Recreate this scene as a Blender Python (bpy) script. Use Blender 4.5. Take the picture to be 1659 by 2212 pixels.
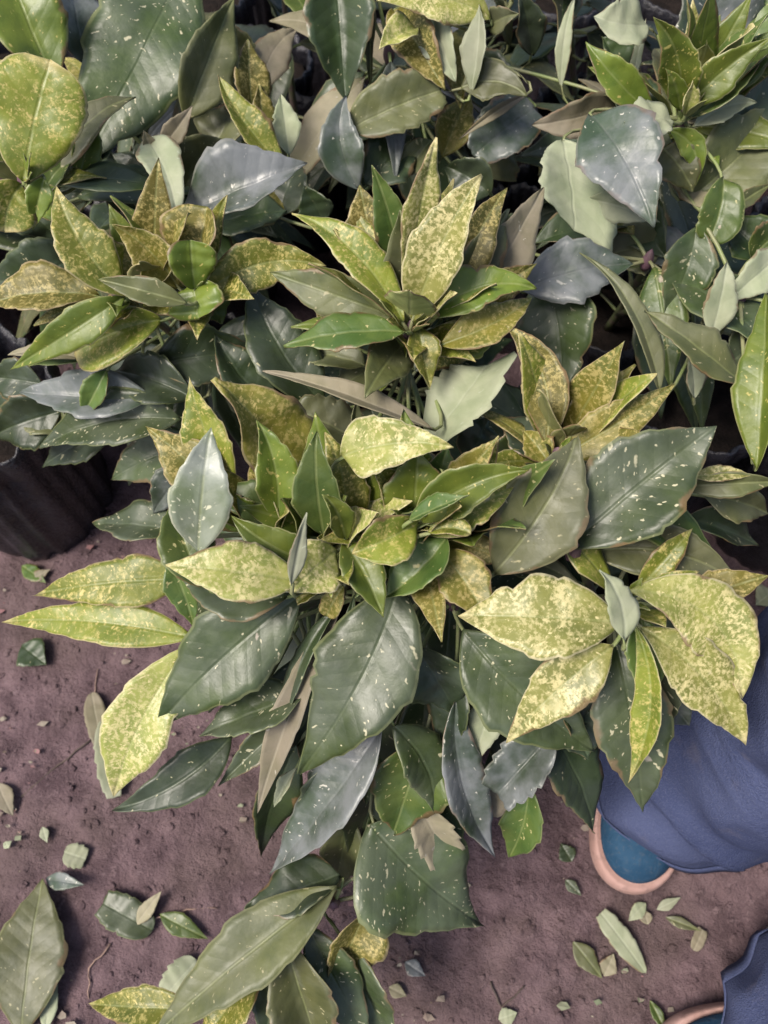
import bpy, bmesh, math, random
from mathutils import Vector, Matrix, noise
random.seed(7)
R = math.radians
sc = bpy.context.scene
for o in list(bpy.data.objects): bpy.data.objects.remove(o)
COL = sc.collection

# ------------------------------------------------------------------ camera
CAM_H = 0.92; TILT = R(25); FPX = 1824.0; CX, CY = 829.5, 1106.0      # photo read at 1659 x 2212
cam = bpy.data.cameras.new('camera'); cam_o = bpy.data.objects.new('camera', cam); COL.objects.link(cam_o)
cam_o.location = (0, 0, CAM_H); cam_o.rotation_euler = (TILT, 0, 0)
cam.sensor_fit = 'VERTICAL'; cam.sensor_height = 36; cam.lens = 36*FPX/2212
cam.clip_start = 0.02; cam.clip_end = 500
cam.dof.use_dof = True; cam.dof.focus_distance = 0.57; cam.dof.aperture_fstop = 9.5
sc.camera = cam_o
# ------------------------------------------------------------------ light
SUN_EL, SUN_AZ = R(58), R(-115)
w = bpy.data.worlds.new('World'); sc.world = w; w.use_nodes = True
nt = w.node_tree; nt.nodes.clear()
sky = nt.nodes.new('ShaderNodeTexSky'); sky.sky_type = 'NISHITA'; sky.sun_disc = False
sky.sun_elevation = SUN_EL; sky.sun_rotation = SUN_AZ; sky.air_density = 1.0; sky.dust_density = 4.0; sky.ozone_density = 1.0
bg = nt.nodes.new('ShaderNodeBackground'); bg.inputs['Strength'].default_value = 0.10
wo = nt.nodes.new('ShaderNodeOutputWorld')
nt.links.new(sky.outputs[0], bg.inputs[0]); nt.links.new(bg.outputs[0], wo.inputs[0])
sun = bpy.data.lights.new('sun', 'SUN'); sun.energy = 2.6; sun.angle = R(22); sun.color = (1.0, 0.93, 0.84)
sun_o = bpy.data.objects.new('sun', sun); COL.objects.link(sun_o)
sd = Vector((math.sin(SUN_AZ)*math.cos(SUN_EL), math.cos(SUN_AZ)*math.cos(SUN_EL), math.sin(SUN_EL)))
sun_o.rotation_euler = sd.to_track_quat('Z', 'Y').to_euler(); sun_o.location = (0, 0, 3)
sc.view_settings.view_transform = 'Standard'; sc.view_settings.look = 'None'
sc.view_settings.exposure = 0.8; sc.view_settings.gamma = 1.0
sc.render.resolution_x = 768; sc.render.resolution_y = 1024

# ------------------------------------------------------------------ helpers
CA, SA = math.cos(TILT), math.sin(TILT)
CAMP = Vector((0, 0, CAM_H)); AXIS = Vector((0, SA, -CA))
def P(x, y, z):
    """photo pixel -> world point on the horizontal plane at height z"""
    dx, dy = (x-CX)/FPX, -(y-CY)/FPX
    d = Vector((dx, dy*CA+SA, dy*SA-CA))
    return CAMP + d*((z-CAM_H)/d.z)
def proj(p):
    q = p-CAMP; dep = q.dot(AXIS)
    yy = q.dot(Vector((0, CA, SA)))
    return CX+FPX*q.x/dep, CY-FPX*yy/dep, dep
def link(name, me, parent=None):
    o = bpy.data.objects.new(name, me); COL.objects.link(o)
    if parent is not None: o.parent = parent
    return o
def tag(o, label=None, cat=None, group=None, kind=None):
    if label: o['label'] = label
    if cat: o['category'] = cat
    if group: o['group'] = group
    if kind: o['kind'] = kind
    return o
def empty(name, loc):
    o = bpy.data.objects.new(name, None); COL.objects.link(o); o.location = loc; o.empty_display_size = .03
    return o
def smooth(me):
    me.polygons.foreach_set('use_smooth', [True]*len(me.polygons))

# ------------------------------------------------------------------ materials
class NT:
    def __init__(s, name):
        s.m = bpy.data.materials.new(name); s.m.use_nodes = True; s.t = s.m.node_tree; s.t.nodes.clear()
        s.out = s.n('ShaderNodeOutputMaterial')
    def n(s, typ, **kw):
        nd = s.t.nodes.new(typ)
        for k, v in kw.items(): setattr(nd, k, v)
        return nd
    def l(s, a, b): s.t.links.new(a, b)
    def put(s, sock, v):
        if hasattr(v, 'links'): s.l(v, sock)
        else: sock.default_value = v
    def math(s, op, a, b=0.0, c=0.0, clamp=False):
        n = s.n('ShaderNodeMath', operation=op, use_clamp=clamp)
        s.put(n.inputs[0], a); s.put(n.inputs[1], b); s.put(n.inputs[2], c); return n.outputs[0]
    def mix(s, f, a, b, blend='MIX'):
        n = s.n('ShaderNodeMix', data_type='RGBA', blend_type=blend)
        s.put(n.inputs[0], f); s.put(n.inputs[6], col(a) if isinstance(a, tuple) else a); s.put(n.inputs[7], col(b) if isinstance(b, tuple) else b)
        return n.outputs[2]
    def ramp(s, v, a, b, lo=0.0, hi=1.0):
        n = s.n('ShaderNodeMapRange', interpolation_type='SMOOTHSTEP'); s.put(n.inputs[0], v)
        for i, x in zip((1, 2, 3, 4), (a, b, lo, hi)): s.put(n.inputs[i], x)
        return n.outputs[0]
    def noise(s, vec, scale, detail=3, rough=.55):
        n = s.n('ShaderNodeTexNoise'); s.l(vec, n.inputs['Vector']); n.inputs['Scale'].default_value = scale
        n.inputs['Detail'].default_value = detail; n.inputs['Roughness'].default_value = rough; return n.outputs[0]
def col(c): return (c[0], c[1], c[2], 1.0)

def leaf_mat(name, base, alt, speck, dens=.2, blotch=0.0, edge=(.5, .45, .28), edge_amt=.6, rough=.4, dust_sheen=(.4, .4, .42), dust_sheen_amt=0.0,
             rib=(.26, .29, .11), rib_amt=.3, trans=.18, tipc=None, spec=.5, bump=.4, big=0.02):
    k = NT(name)
    uv = k.n('ShaderNodeUVMap', uv_map='metric').outputs[0]; uvn = k.n('ShaderNodeUVMap', uv_map='unit').outputs[0]
    rnd = k.n('ShaderNodeObjectInfo').outputs['Random']
    sp = k.n('ShaderNodeSeparateXYZ'); k.l(uv, sp.inputs[0]); X, Y = sp.outputs[0], sp.outputs[1]
    su = k.n('ShaderNodeSeparateXYZ'); k.l(uvn, su.inputs[0]); U, V = su.outputs[0], su.outputs[1]
    aU = k.math('ABSOLUTE', U); aX = k.math('ABSOLUTE', X)
    off = k.math('MULTIPLY', rnd, 37.0)
    # coordinates slanted along the side veins
    yv = k.math('SUBTRACT', Y, k.math('MULTIPLY', aX, .75))
    cv = k.n('ShaderNodeCombineXYZ'); k.put(cv.inputs[0], k.math('MULTIPLY', X, .78)); k.put(cv.inputs[1], yv); k.put(cv.inputs[2], off); C = cv.outputs[0]
    cm = k.n('ShaderNodeCombineXYZ'); k.put(cm.inputs[0], X); k.put(cm.inputs[1], Y); k.put(cm.inputs[2], off); CM = cm.outputs[0]
    warp = k.n('ShaderNodeTexNoise'); k.l(CM, warp.inputs['Vector']); warp.inputs['Scale'].default_value = 160
    wv = k.n('ShaderNodeVectorMath', operation='MULTIPLY_ADD'); k.l(warp.outputs[1], wv.inputs[0]); wv.inputs[1].default_value = (.0075,)*3; k.l(C, wv.inputs[2]); CW = wv.outputs[0]
    dmod = k.math('MULTIPLY', k.ramp(k.noise(CM, 30, 2), .36, .66, .25, 1.7), k.math('MULTIPLY_ADD', k.math('FRACT', k.math('MULTIPLY', rnd, 7.31)), .9, .5))
    def specks(scale, d, r0, r1):
        v = k.n('ShaderNodeTexVoronoi', voronoi_dimensions='3D'); k.l(CW, v.inputs['Vector']); v.inputs['Scale'].default_value = scale
        s3 = k.n('ShaderNodeSeparateColor'); k.l(v.outputs['Color'], s3.inputs[0])
        on = k.math('LESS_THAN', s3.outputs[0], k.math('MULTIPLY', dmod, d))
        r = k.math('MULTIPLY_ADD', k.math('POWER', s3.outputs[1], 1.8), r1-r0, r0)
        q = k.ramp(v.outputs['Distance'], k.math('MULTIPLY', r, .5), r, 1.0, 0.0)
        return k.math('MULTIPLY', on, q)
    n1 = k.noise(CM, 45, 4); n2 = k.math('MULTIPLY_ADD', k.noise(CM, 330, 4, .7), .75, k.math('MULTIPLY', k.noise(CM, 95, 3), .25))
    c = k.mix(k.ramp(n1, .35, .68), base, alt)
    hv = k.n('ShaderNodeHueSaturation'); k.put(hv.inputs['Value'], k.math('MULTIPLY_ADD', rnd, .5, .75)); k.put(hv.inputs['Hue'], k.math('MULTIPLY_ADD', rnd, .018, .486)); k.l(c, hv.inputs['Color']); c = hv.outputs[0]
    if blotch > 0:
        f = k.math('MULTIPLY', k.ramp(n2, .64-.17*blotch, .775-.17*blotch), .88); f = k.math('MULTIPLY', f, k.ramp(n1, .25, .55, .35, 1.0))
        # paler towards the tip and margin, as the young leaves are
        f = k.math('MULTIPLY', f, k.ramp(V, .05, .5, .35, 1.0))
        c = k.mix(f, c, speck)
    s1 = specks(330, dens*1.25, .10, .52); s2 = specks(130, dens*.42, .05, .36)
    c = k.mix(k.math('MAXIMUM', s1, s2), c, speck)
    if big > 0: c = k.mix(k.math('MULTIPLY', specks(55, big, .1, .3), .8), c, (.42, .36, .29))
    # veins
    side = k.math('ABSOLUTE', k.math('SINE', k.math('MULTIPLY', yv, 260.0)))
    vein = k.ramp(side, 0.0, .16, 1.0, 0.0)
    vein = k.math('MULTIPLY', vein, k.ramp(aU, .75, .98, 1, 0))
    c = k.mix(k.math('MULTIPLY', vein, .13*rib_amt), c, rib)
    mid = k.ramp(aX, .0005, .0012, 1.0, 0.0)
    c = k.mix(k.math('MULTIPLY', mid, rib_amt), c, rib)
    if edge_amt > 0: c = k.mix(k.math('MULTIPLY', k.ramp(k.math('ADD', aU, k.math('MULTIPLY', n2, .04)), .94, .985), edge_amt), c, edge)
    if tipc: c = k.mix(k.math('MULTIPLY', k.ramp(k.math('ADD', V, k.math('MULTIPLY', n1, .25)), 1.0, 1.16), .85), c, tipc)
    # brown scorch that eats in from the margin of some leaves
    sc_ = k.math('MULTIPLY', k.ramp(k.math('MULTIPLY_ADD', n1, 1.1, aU), 1.47, 1.6), k.math('GREATER_THAN', k.math('FRACT', k.math('MULTIPLY', rnd, 13.7)), .5))
    c = k.mix(k.math('MULTIPLY', sc_, .8), c, (.17, .105, .05))
    nd = k.noise(CM, 17, 5, .6)
    df = k.math('MULTIPLY', k.ramp(nd, .36, .64), dust_sheen_amt)
    if dust_sheen_amt > 0: c = k.mix(df, c, dust_sheen)  # patchy pale film: dust together with sky sheen painted into the colour
    bs = k.n('ShaderNodeBsdfPrincipled'); k.l(c, bs.inputs['Base Color'])
    k.put(bs.inputs['Roughness'], k.math('MULTIPLY_ADD', k.noise(CM, 60, 4), .3, rough-.15)); bs.inputs['Specular IOR Level'].default_value = spec
    bp = k.n('ShaderNodeBump'); bp.inputs['Strength'].default_value = bump; bp.inputs['Distance'].default_value = .0012
    hgt = k.math('SUBTRACT', k.math('MULTIPLY_ADD', side, .35, k.math('MULTIPLY', k.noise(CM, 130, 3), .9)), k.math('MULTIPLY', k.ramp(aX, .0, .002, 1, 0), .8))
    k.l(hgt, bp.inputs['Height']); k.l(bp.outputs[0], bs.inputs['Normal'])
    tr = k.n('ShaderNodeBsdfTranslucent'); k.l(c, tr.inputs[0])
    ms = k.n('ShaderNodeMixShader'); ms.inputs[0].default_value = trans
    k.l(bs.outputs[0], ms.inputs[1]); k.l(tr.outputs[0], ms.inputs[2]); k.l(ms.outputs[0], k.out.inputs[0])
    return k.m

CREAM = (.56, .50, .25)
MT = {
 'Y': leaf_mat('young_leaf_yellow', (.18, .205, .026), (.11, .145, .02), (.52, .44, .15), .45, .9, rough=.45, tipc=(.5, .42, .2), edge=(.50, .42, .25)),
 'P': leaf_mat('young_leaf_pale', (.28, .30, .075), (.18, .21, .05), (.62, .55, .27), .55, 1.1, rough=.45, tipc=(.55, .48, .25), edge=(.58, .52, .34)),
 'y': leaf_mat('young_leaf_green', (.14, .19, .026), (.09, .14, .02), (.42, .37, .11), .34, .2, rough=.42, edge=(.36, .35, .17)),
 'W': leaf_mat('silvery_leaf', (.27, .32, .23), (.17, .23, .12), (.58, .58, .42), .6, .3, rough=.40, edge=(.5, .5, .36), dust_sheen=(.42, .45, .42), dust_sheen_amt=.6),
 'B': leaf_mat('golden_brown_leaf', (.17, .155, .024), (.105, .115, .02), (.44, .36, .13), .34, 1.0, rough=.5, edge=(.42, .33, .2)),
 'M': leaf_mat('mid_green_leaf', (.09, .135, .03), (.055, .10, .022), (.46, .42, .19), .28, 0, rough=.42, edge=(.28, .3, .13), edge_amt=.6),
 'O': leaf_mat('olive_leaf', (.11, .122, .042), (.07, .085, .028), (.36, .33, .18), .12, 0, rough=.48, edge=(.26, .26, .13), edge_amt=.6, dust_sheen_amt=.3, dust_sheen=(.20, .20, .15)),
 'G': leaf_mat('dark_green_leaf', (.03, .05, .014), (.05, .076, .02), (.48, .45, .29), .26, 0, rough=.42, edge=(.17, .19, .08), edge_amt=.7, dust_sheen_amt=.32, dust_sheen=(.165, .185, .15), rib=(.075, .10, .035), trans=.1, big=.09),
 'g': leaf_mat('deep_green_leaf', (.02, .036, .011), (.032, .054, .016), (.36, .34, .2), .10, 0, rough=.42, edge=(.12, .14, .055), edge_amt=.6, dust_sheen_amt=.22, dust_sheen=(.12, .14, .125), rib=(.06, .085, .03), trans=.08),
 'L': leaf_mat('dusty_sheen_leaf', (.045, .068, .04), (.03, .05, .026), (.5, .48, .40), .14, 0, rough=.38, edge=(.24, .24, .2), edge_amt=.5, dust_sheen_amt=.7, dust_sheen=(.24, .25, .265), rib=(.09, .10, .08), trans=.08),  # grey lilac is mostly sky reflection put into the colour, plus some dust
 'U': leaf_mat('pale_leaf_back', (.34, .37, .24), (.26, .30, .18), (.4, .43, .3), .05, 0, rough=.6, edge=(.4, .42, .3), edge_amt=.3, rib=(.42, .45, .32), trans=.2, spec=.25, dust_sheen_amt=.25, dust_sheen=(.40, .40, .34)),
 'u': leaf_mat('beige_leaf_back', (.26, .235, .15), (.19, .18, .105), (.4, .38, .3), .05, 0, rough=.62, edge=(.36, .32, .22), edge_amt=.3, rib=(.36, .33, .24), trans=.15, spec=.25, dust_sheen_amt=.25, dust_sheen=(.32, .27, .25)),
}
BACK_Y = leaf_mat('young_leaf_back', (.33, .35, .14), (.26, .30, .11), (.5, .47, .2), .12, 0, rough=.6, edge=(.5, .46, .3), rib=(.4, .42, .22), spec=.25)
BACK_G = leaf_mat('dark_leaf_back', (.21, .26, .16), (.17, .22, .13), (.35, .36, .25), .03, 0, rough=.6, edge=(.28, .3, .2), rib=(.3, .34, .22), spec=.25)
BACK = {'Y': BACK_Y, 'P': BACK_Y, 'y': BACK_Y, 'B': BACK_Y, 'W': BACK_Y, 'U': MT['M'], 'u': MT['g']}

def plain(name, c1, c2, scale, rough, bump=.3, dist=.002, spec=.4, c3=None, detail=5):
    k = NT(name); tc = k.n('ShaderNodeTexCoord').outputs['Object']
    n1 = k.noise(tc, scale, detail, .6); n2 = k.noise(tc, scale*4.3, detail, .6)
    c = k.mix(k.ramp(n1, .35, .65), c1, c2)
    if c3: c = k.mix(k.math('MULTIPLY', k.ramp(n2, .5, .72), .8), c, c3)
    b = k.n('ShaderNodeBsdfPrincipled'); k.l(c, b.inputs['Base Color']); b.inputs['Roughness'].default_value = rough; b.inputs['Specular IOR Level'].default_value = spec
    bp = k.n('ShaderNodeBump'); bp.inputs['Strength'].default_value = bump; bp.inputs['Distance'].default_value = dist
    k.l(k.math('ADD', n1, n2), bp.inputs['Height']); k.l(bp.outputs[0], b.inputs['Normal']); k.l(b.outputs[0], k.out.inputs[0])
    return k.m
def denim(name):
    k = NT(name); tc = k.n('ShaderNodeTexCoord').outputs['Object']
    n1 = k.noise(tc, 9, 6, .6); n2 = k.noise(tc, 260, 3, .7)
    mp = k.n('ShaderNodeMapping'); k.l(tc, mp.inputs[0]); mp.inputs['Scale'].default_value = (900, 900, 380); wv = k.noise(mp.outputs[0], 1.0, 2)
    c = k.mix(k.ramp(n1, .3, .7), (.040, .052, .115), (.062, .076, .15)); c = k.mix(k.math('MULTIPLY', k.ramp(wv, .45, .7), .45), c, (.10, .115, .19)); c = k.mix(k.math('MULTIPLY', k.ramp(k.noise(tc, 30, 5), .58, .75), .4), c, (.13, .12, .15))
    b = k.n('ShaderNodeBsdfPrincipled'); k.l(c, b.inputs['Base Color']); b.inputs['Roughness'].default_value = .92; b.inputs['Specular IOR Level'].default_value = .12
    bp = k.n('ShaderNodeBump'); bp.inputs['Strength'].default_value = .7; bp.inputs['Distance'].default_value = .0015
    k.l(k.math('ADD', k.math('MULTIPLY', n1, 3.0), k.math('ADD', n2, wv)), bp.inputs['Height']); k.l(bp.outputs[0], b.inputs['Normal']); k.l(b.outputs[0], k.out.inputs[0]); return k.m
def soil_mat():
    k = NT('soil'); tc = k.n('ShaderNodeTexCoord').outputs['Object']
    n0 = k.noise(tc, 6, 4); n1 = k.noise(tc, 30, 8, .65); n2 = k.noise(tc, 120, 8, .65); n3 = k.noise(tc, 600, 4, .6)
    c = k.mix(k.ramp(n1, .34, .66), (.18, .122, .132), (.078, .051, .057)); c = k.mix(k.math('MULTIPLY', k.ramp(n2, .5, .72), .7), c, (.235, .165, .175))
    c = k.mix(k.math('MULTIPLY', k.ramp(n2, .44, .28), .7), c, (.07, .045, .05)); c = k.mix(k.math('MULTIPLY', k.ramp(n0, .45, .68), .45), c, (.115, .085, .075)); c = k.mix(k.math('MULTIPLY', k.ramp(n3, .6, .75), .35), c, (.34, .26, .26))
    b = k.n('ShaderNodeBsdfPrincipled'); k.l(c, b.inputs['Base Color']); b.inputs['Roughness'].default_value = .95; b.inputs['Specular IOR Level'].default_value = .15
    bp = k.n('ShaderNodeBump'); bp.inputs['Strength'].default_value = .95; bp.inputs['Distance'].default_value = .006
    k.l(k.math('ADD', n1, k.math('MULTIPLY_ADD', n2, .8, k.math('MULTIPLY', n3, .3))), bp.inputs['Height']); k.l(bp.outputs[0], b.inputs['Normal']); k.l(b.outputs[0], k.out.inputs[0]); return k.m
M_STEM = plain('stem_green', (.13, .17, .06), (.17, .12, .11), 60, .5, .2, .001)
M_PET = plain('petiole_green', (.20, .25, .09), (.24, .24, .13), 50, .5, .1, .001)
M_BARK = plain('bud_purple', (.17, .09, .12), (.15, .10, .11), 80, .6, .3, .001)
M_SOIL = soil_mat()
M_CRUMB = plain('soil_crumb', (.21, .14, .158), (.13, .084, .097), 70, .95, .5, .002, .15)
M_POT = plain('potting_soil', (.009, .007, .006), (.018, .013, .011), 60, .95, .8, .004, .15)
M_BAG = plain('black_plastic', (.010, .010, .013), (.022, .021, .028), 40, .33, .6, .005, .55, c3=(.035, .032, .037))
M_JEAN = denim('blue_denim')
M_TEAL = plain('teal_shoe', (.014, .048, .095), (.022, .062, .115), 60, .85, .6, .002, .2, c3=(.05, .075, .11))
M_SOLE = plain('tan_rubber', (.34, .205, .175), (.42, .27, .24), 25, .75, .35, .002, c3=(.24, .15, .13))
M_SHIRT = plain('grey_shirt', (.20, .21, .23), (.25, .26, .28), 20, .9, .2, .002)
M_SKIN = plain('skin', (.33, .19, .13), (.36, .21, .15), 20, .55, .1, .001)
M_HAIR = plain('dark_hair', (.015, .012, .011), (.03, .024, .02), 60, .6, .4, .003)
M_TWIG = plain('twig', (.10, .075, .06), (.06, .045, .04), 60, .9)
M_STRAW = plain('dry_straw', (.30, .20, .16), (.22, .15, .12), 60, .9)

# ------------------------------------------------------------------ ground
def axis_vals(lo, hi, step, far):
    v = []; x = lo
    while x <= hi+1e-9: v.append(x); x += step
    s = step; a = lo; left = []
    while a > -far: s *= 1.35; a -= s; left.append(a)
    s = step; b = hi; right = []
    while b < far: s *= 1.35; b += s; right.append(b)
    return left[::-1]+v+right
def gz(x, y):
    v = Vector((x, y, 0))
    f = 1.0 if abs(x) < 3 and abs(y) < 3 else 0.4
    return f*(.012*noise.noise(v*5)+.006*noise.noise(v*17)+.0045*noise.noise(v*48)+.003*abs(noise.noise(v*95)))-.004
xs = axis_vals(-.75, .75, .0075, 120); ys = axis_vals(-.35, 1.1, .0075, 120)
vs = [(x, y, gz(x, y)) for y in ys for x in xs]; nx = len(xs)
fs = [(j*nx+i, j*nx+i+1, (j+1)*nx+i+1, (j+1)*nx+i) for j in range(len(ys)-1) for i in range(nx-1)]
me = bpy.data.meshes.new('ground'); me.from_pydata(vs, [], fs); smooth(me); me.materials.append(M_SOIL)
tag(link('ground', me), kind='structure')

# ------------------------------------------------------------------ leaf builder
def leaf_mesh(b, c, t, W, kind, res=(30, 8), roll=0, fold=.18, curl=.0, wave=.05, peak=.42, k=1.7, rnd=False, cut=0, slant=0, bites=None, tipcurl=None, teeth=.05, pet=None, upmix=.35, seed=0, twist=0, name='leaf', hint=None):
    """b, c, t: base, bezier control, tip in world space; W: half width in metres at its widest"""
    rg = random.Random(seed); NV, NU = res
    ph = rg.uniform(0, 6.28); fr = rg.uniform(9, 15); ph2 = rg.uniform(0, 6.28)
    nteeth = rg.choice((5, 6, 7))
    if bites is None: bites = rg.choice((0, 0, 0, 1, 1)) if res[0] > 20 else 0
    bite = [(rg.uniform(.35, .9), rg.choice((-1, 1)), rg.uniform(.06, .24), rg.uniform(.025, .045)) for _ in range(bites)]
    if tipcurl is None: tipcurl = rg.uniform(-.04, .13)
    ptip = max(.84, 1.04-(1.75-k)*.28); W *= 1.05
    a_, b_ = (k*peak, k*(1-peak))
    if rnd: a_, b_ = .75, .42; peak = a_/(a_+b_)
    top = []; bot = []; uvu = []; uvm = []
    L = ((c-b).length+(t-c).length)
    for j in range(NV+1):
        v = j/NV
        ve = v*(cut if cut else 1.0)
        p = b*(1-v)**2 + c*2*v*(1-v) + t*v*v
        tg = ((c-b)*(1-v)+(t-c)*v).normalized()
        hint_v = hint if hint is not None else ((CAMP-p).normalized()*(1-upmix)+Vector((0, 0, 1))*upmix)
        n = hint_v - tg*hint_v.dot(tg)
        if n.length < 1e-4: n = Vector((0, 0, 1)) - tg*tg.z
        n.normalize()
        n = Matrix.Rotation(roll+twist*(v-.5), 3, tg) @ n
        s = tg.cross(n).normalized()
        pk = peak**a_*(1-peak)**b_
        if rnd or cut: h = W*max((ve**a_)*((1-ve)**b_)/pk if 0 < ve < 1 else 0, .012)
        elif ve < peak: h = W*max(math.sin(math.pi/2*ve/peak)**.85, .03)
        else:
            x_ = (ve-peak)/(1-peak); h = W*max((1-x_)**ptip*(1+.42*x_*(1-x_)), .012)
        if teeth and ve > .3:
            f = (ve*nteeth) % 1.0
            h *= 1+teeth*(f-.35)*(2.2 if not rnd else .6)
        for i in range(NU+1):
            u = -1+2*i/NU
            ju = rg.uniform(-.012, .012)*W if abs(u) > .99 else 0
            ub = u
            for v0, sg, dp, wd in bite:
                if u*sg > .3: ub *= 1-dp*max(0, 1-abs(v-v0)/wd)
            off = -tipcurl*L*max(0, v-.45)**2 + fold*abs(ub)*h - curl*u*u*h + wave*W*abs(u)**1.6*math.sin(fr*v+ph+(2.1 if u > 0 else 0)) + .02*W*math.sin(23*v+ph2+2*u)
            q = p + s*(ub*h*math.cos(math.atan(fold))+ju) + n*off
            if cut: q = q + tg*(slant*u*W*v**5 + rg.uniform(-.05, .05)*W*(1 if j == NV else 0))
            top.append(q); bot.append(q - n*.0007)
            uvu.append((u, v)); uvm.append((u*h, v*L))
    N = len(top); vs = top+bot; faces = []; mats = []
    idx = lambda j, i: j*(NU+1)+i
    for j in range(NV):
        for i in range(NU):
            f = (idx(j, i), idx(j, i+1), idx(j+1, i+1), idx(j+1, i))
            faces.append(f); mats.append(0)
            faces.append(tuple(N+q for q in f[::-1])); mats.append(1)
    rim = [idx(0, i) for i in range(NU)]+[idx(j, NU) for j in range(NV)]+[idx(NV, i) for i in range(NU, 0, -1)]+[idx(j, 0) for j in range(NV, 0, -1)]
    for q in range(len(rim)):
        a, d = rim[q], rim[(q+1) % len(rim)]
        faces.append((a, a+N, d+N, d)); mats.append(0)
    uvu = uvu*2; uvm = uvm*2
    if pet is not None:                       # the stalk, running from the blade's base back to the shoot
        e = (b-pet).length
        ctrl = b + (b-c).normalized()*min(.35*e, .03)
        ns = 6; rr0, rr1 = .0019, .0013
        st = len(vs)
        for q in range(ns+1):
            x = q/ns; p = pet*(1-x)**2+ctrl*2*x*(1-x)+(b+(c-b)*.10)*x*x
            tg = ((ctrl-pet)*(1-x)+(b-ctrl)*x).normalized()
            s = tg.orthogonal().normalized(); n = tg.cross(s); r = rr0+(rr1-rr0)*x
            for a in range(5):
                an = a*math.tau/5; vs.append(p+s*r*math.cos(an)+n*r*math.sin(an)-Vector((0, 0, .0014))); uvu.append((0, 0)); uvm.append((0, 0))
        for q in range(ns):
            for a in range(5):
                faces.append((st+q*5+a, st+q*5+(a+1) % 5, st+q*5+5+(a+1) % 5, st+q*5+5+a)); mats.append(2)
    me = bpy.data.meshes.new(name); me.from_pydata([tuple(q) for q in vs], [], faces)
    me.polygons.foreach_set('material_index', mats); smooth(me)
    l1 = me.uv_layers.new(name='unit'); l2 = me.uv_layers.new(name='metric')
    d1 = []; d2 = []
    for lp in me.loops:
        d1 += uvu[lp.vertex_index]; d2 += uvm[lp.vertex_index]
    l1.data.foreach_set('uv', d1); l2.data.foreach_set('uv', d2)
    me.materials.append(MT[kind]); me.materials.append(BACK.get(kind, BACK_G)); me.materials.append(M_PET)
    return me

def tube_mesh(name, pts, radii, mat, seg=7):
    vs = []; fs = []
    for q, p in enumerate(pts):
        tg = (pts[min(q+1, len(pts)-1)]-pts[max(q-1, 0)]).normalized()
        s = tg.cross(Vector((.31, .95, .05))).normalized(); n = tg.cross(s)
        for a in range(seg):
            an = a*math.tau/seg; vs.append(tuple(p+s*radii[q]*math.cos(an)+n*radii[q]*math.sin(an)))
    for q in range(len(pts)-1):
        for a in range(seg): fs.append((q*seg+a, q*seg+(a+1) % seg, q*seg+seg+(a+1) % seg, q*seg+seg+a))
    fs.append(tuple(range(seg))[::-1]); fs.append(tuple((len(pts)-1)*seg+a for a in range(seg)))
    me = bpy.data.meshes.new(name); me.from_pydata(vs, [], fs); smooth(me); me.materials.append(mat); return me

# ------------------------------------------------------------------ grow bags and plants
BAG_H = .15
def bag_mesh(seed, r, h):
    rg = random.Random(seed); seg, lev = 120, 12; vs = []; fs = []
    pl = [(rg.choice((9, 13, 17, 23, 29)), rg.uniform(0, 6.28), rg.uniform(.4, 1)) for _ in range(5)]
    prof = [(0, .93), (.02, 1.0), (.1, 1.03), (.3, 1.05), (.5, 1.04), (.7, 1.02), (.85, 1.0), (.95, .99), (1.06, 1.0), (1.13, 1.06), (1.12, 1.09), (1.02, 1.10), (.93, 1.07)]
    for (zz, rr) in prof:
        for a in range(seg):
            an = a*math.tau/seg
            pleat = sum(wt*math.sin(f*an+p+zz*1.2) for f, p, wt in pl)
            d = noise.noise(Vector((math.cos(an)*3, math.sin(an)*3, zz*4+seed)))+.5*noise.noise(Vector((math.cos(an)*9, math.sin(an)*9, zz*9+seed)))
            vs.append((math.cos(an)*r*(rr+.034*pleat*(.35+zz*.65)+.06*d), math.sin(an)*r*(rr+.034*pleat*(.35+zz*.65)+.06*d), zz*h+(.05*h*d if zz > .9 else 0)))
    for q in range(len(prof)-1):
        for a in range(seg): fs.append((q*seg+a, q*seg+(a+1) % seg, q*seg+seg+(a+1) % seg, q*seg+seg+a))
    me = bpy.data.meshes.new('bag_wall'); me.from_pydata(vs, [], fs); smooth(me); me.materials.append(M_BAG); return me
def pot_soil_mesh(seed, r, h):
    vs = [(0, 0, h+.004)]; fs = []; seg = 24
    for q in range(1, 6):
        for a in range(seg):
            an = a*math.tau/seg; rr = r*.94*q/5
            vs.append((rr*math.cos(an), rr*math.sin(an), h+.008*noise.noise(Vector((rr*math.cos(an)*60, rr*math.sin(an)*60, seed)))))
    for a in range(seg): fs.append((0, 1+a, 1+(a+1) % seg))
    for q in range(4):
        for a in range(seg): fs.append((1+q*seg+a, 1+q*seg+seg+a, 1+q*seg+seg+(a+1) % seg, 1+q*seg+(a+1) % seg))
    me = bpy.data.meshes.new('potting_soil'); me.from_pydata(vs, [], fs); smooth(me); me.materials.append(M_POT); return me
BAGS = []
def settle(x, y, r):                        # a bag stands beside its neighbours, never through them
    for it in range(60):
        hit = [(a, b, q) for a, b, q in BAGS if math.hypot(x-a, y-b) < (r+q)*1.08]
        if not hit: break
        a, b, q = hit[0]; d = math.hypot(x-a, y-b) or 1e-3; m = (r+q)*1.09-d
        x += (x-a)/d*m+random.uniform(-.003, .003); y += (y-b)/d*m+random.uniform(0, .004)
    return x, y
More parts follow.
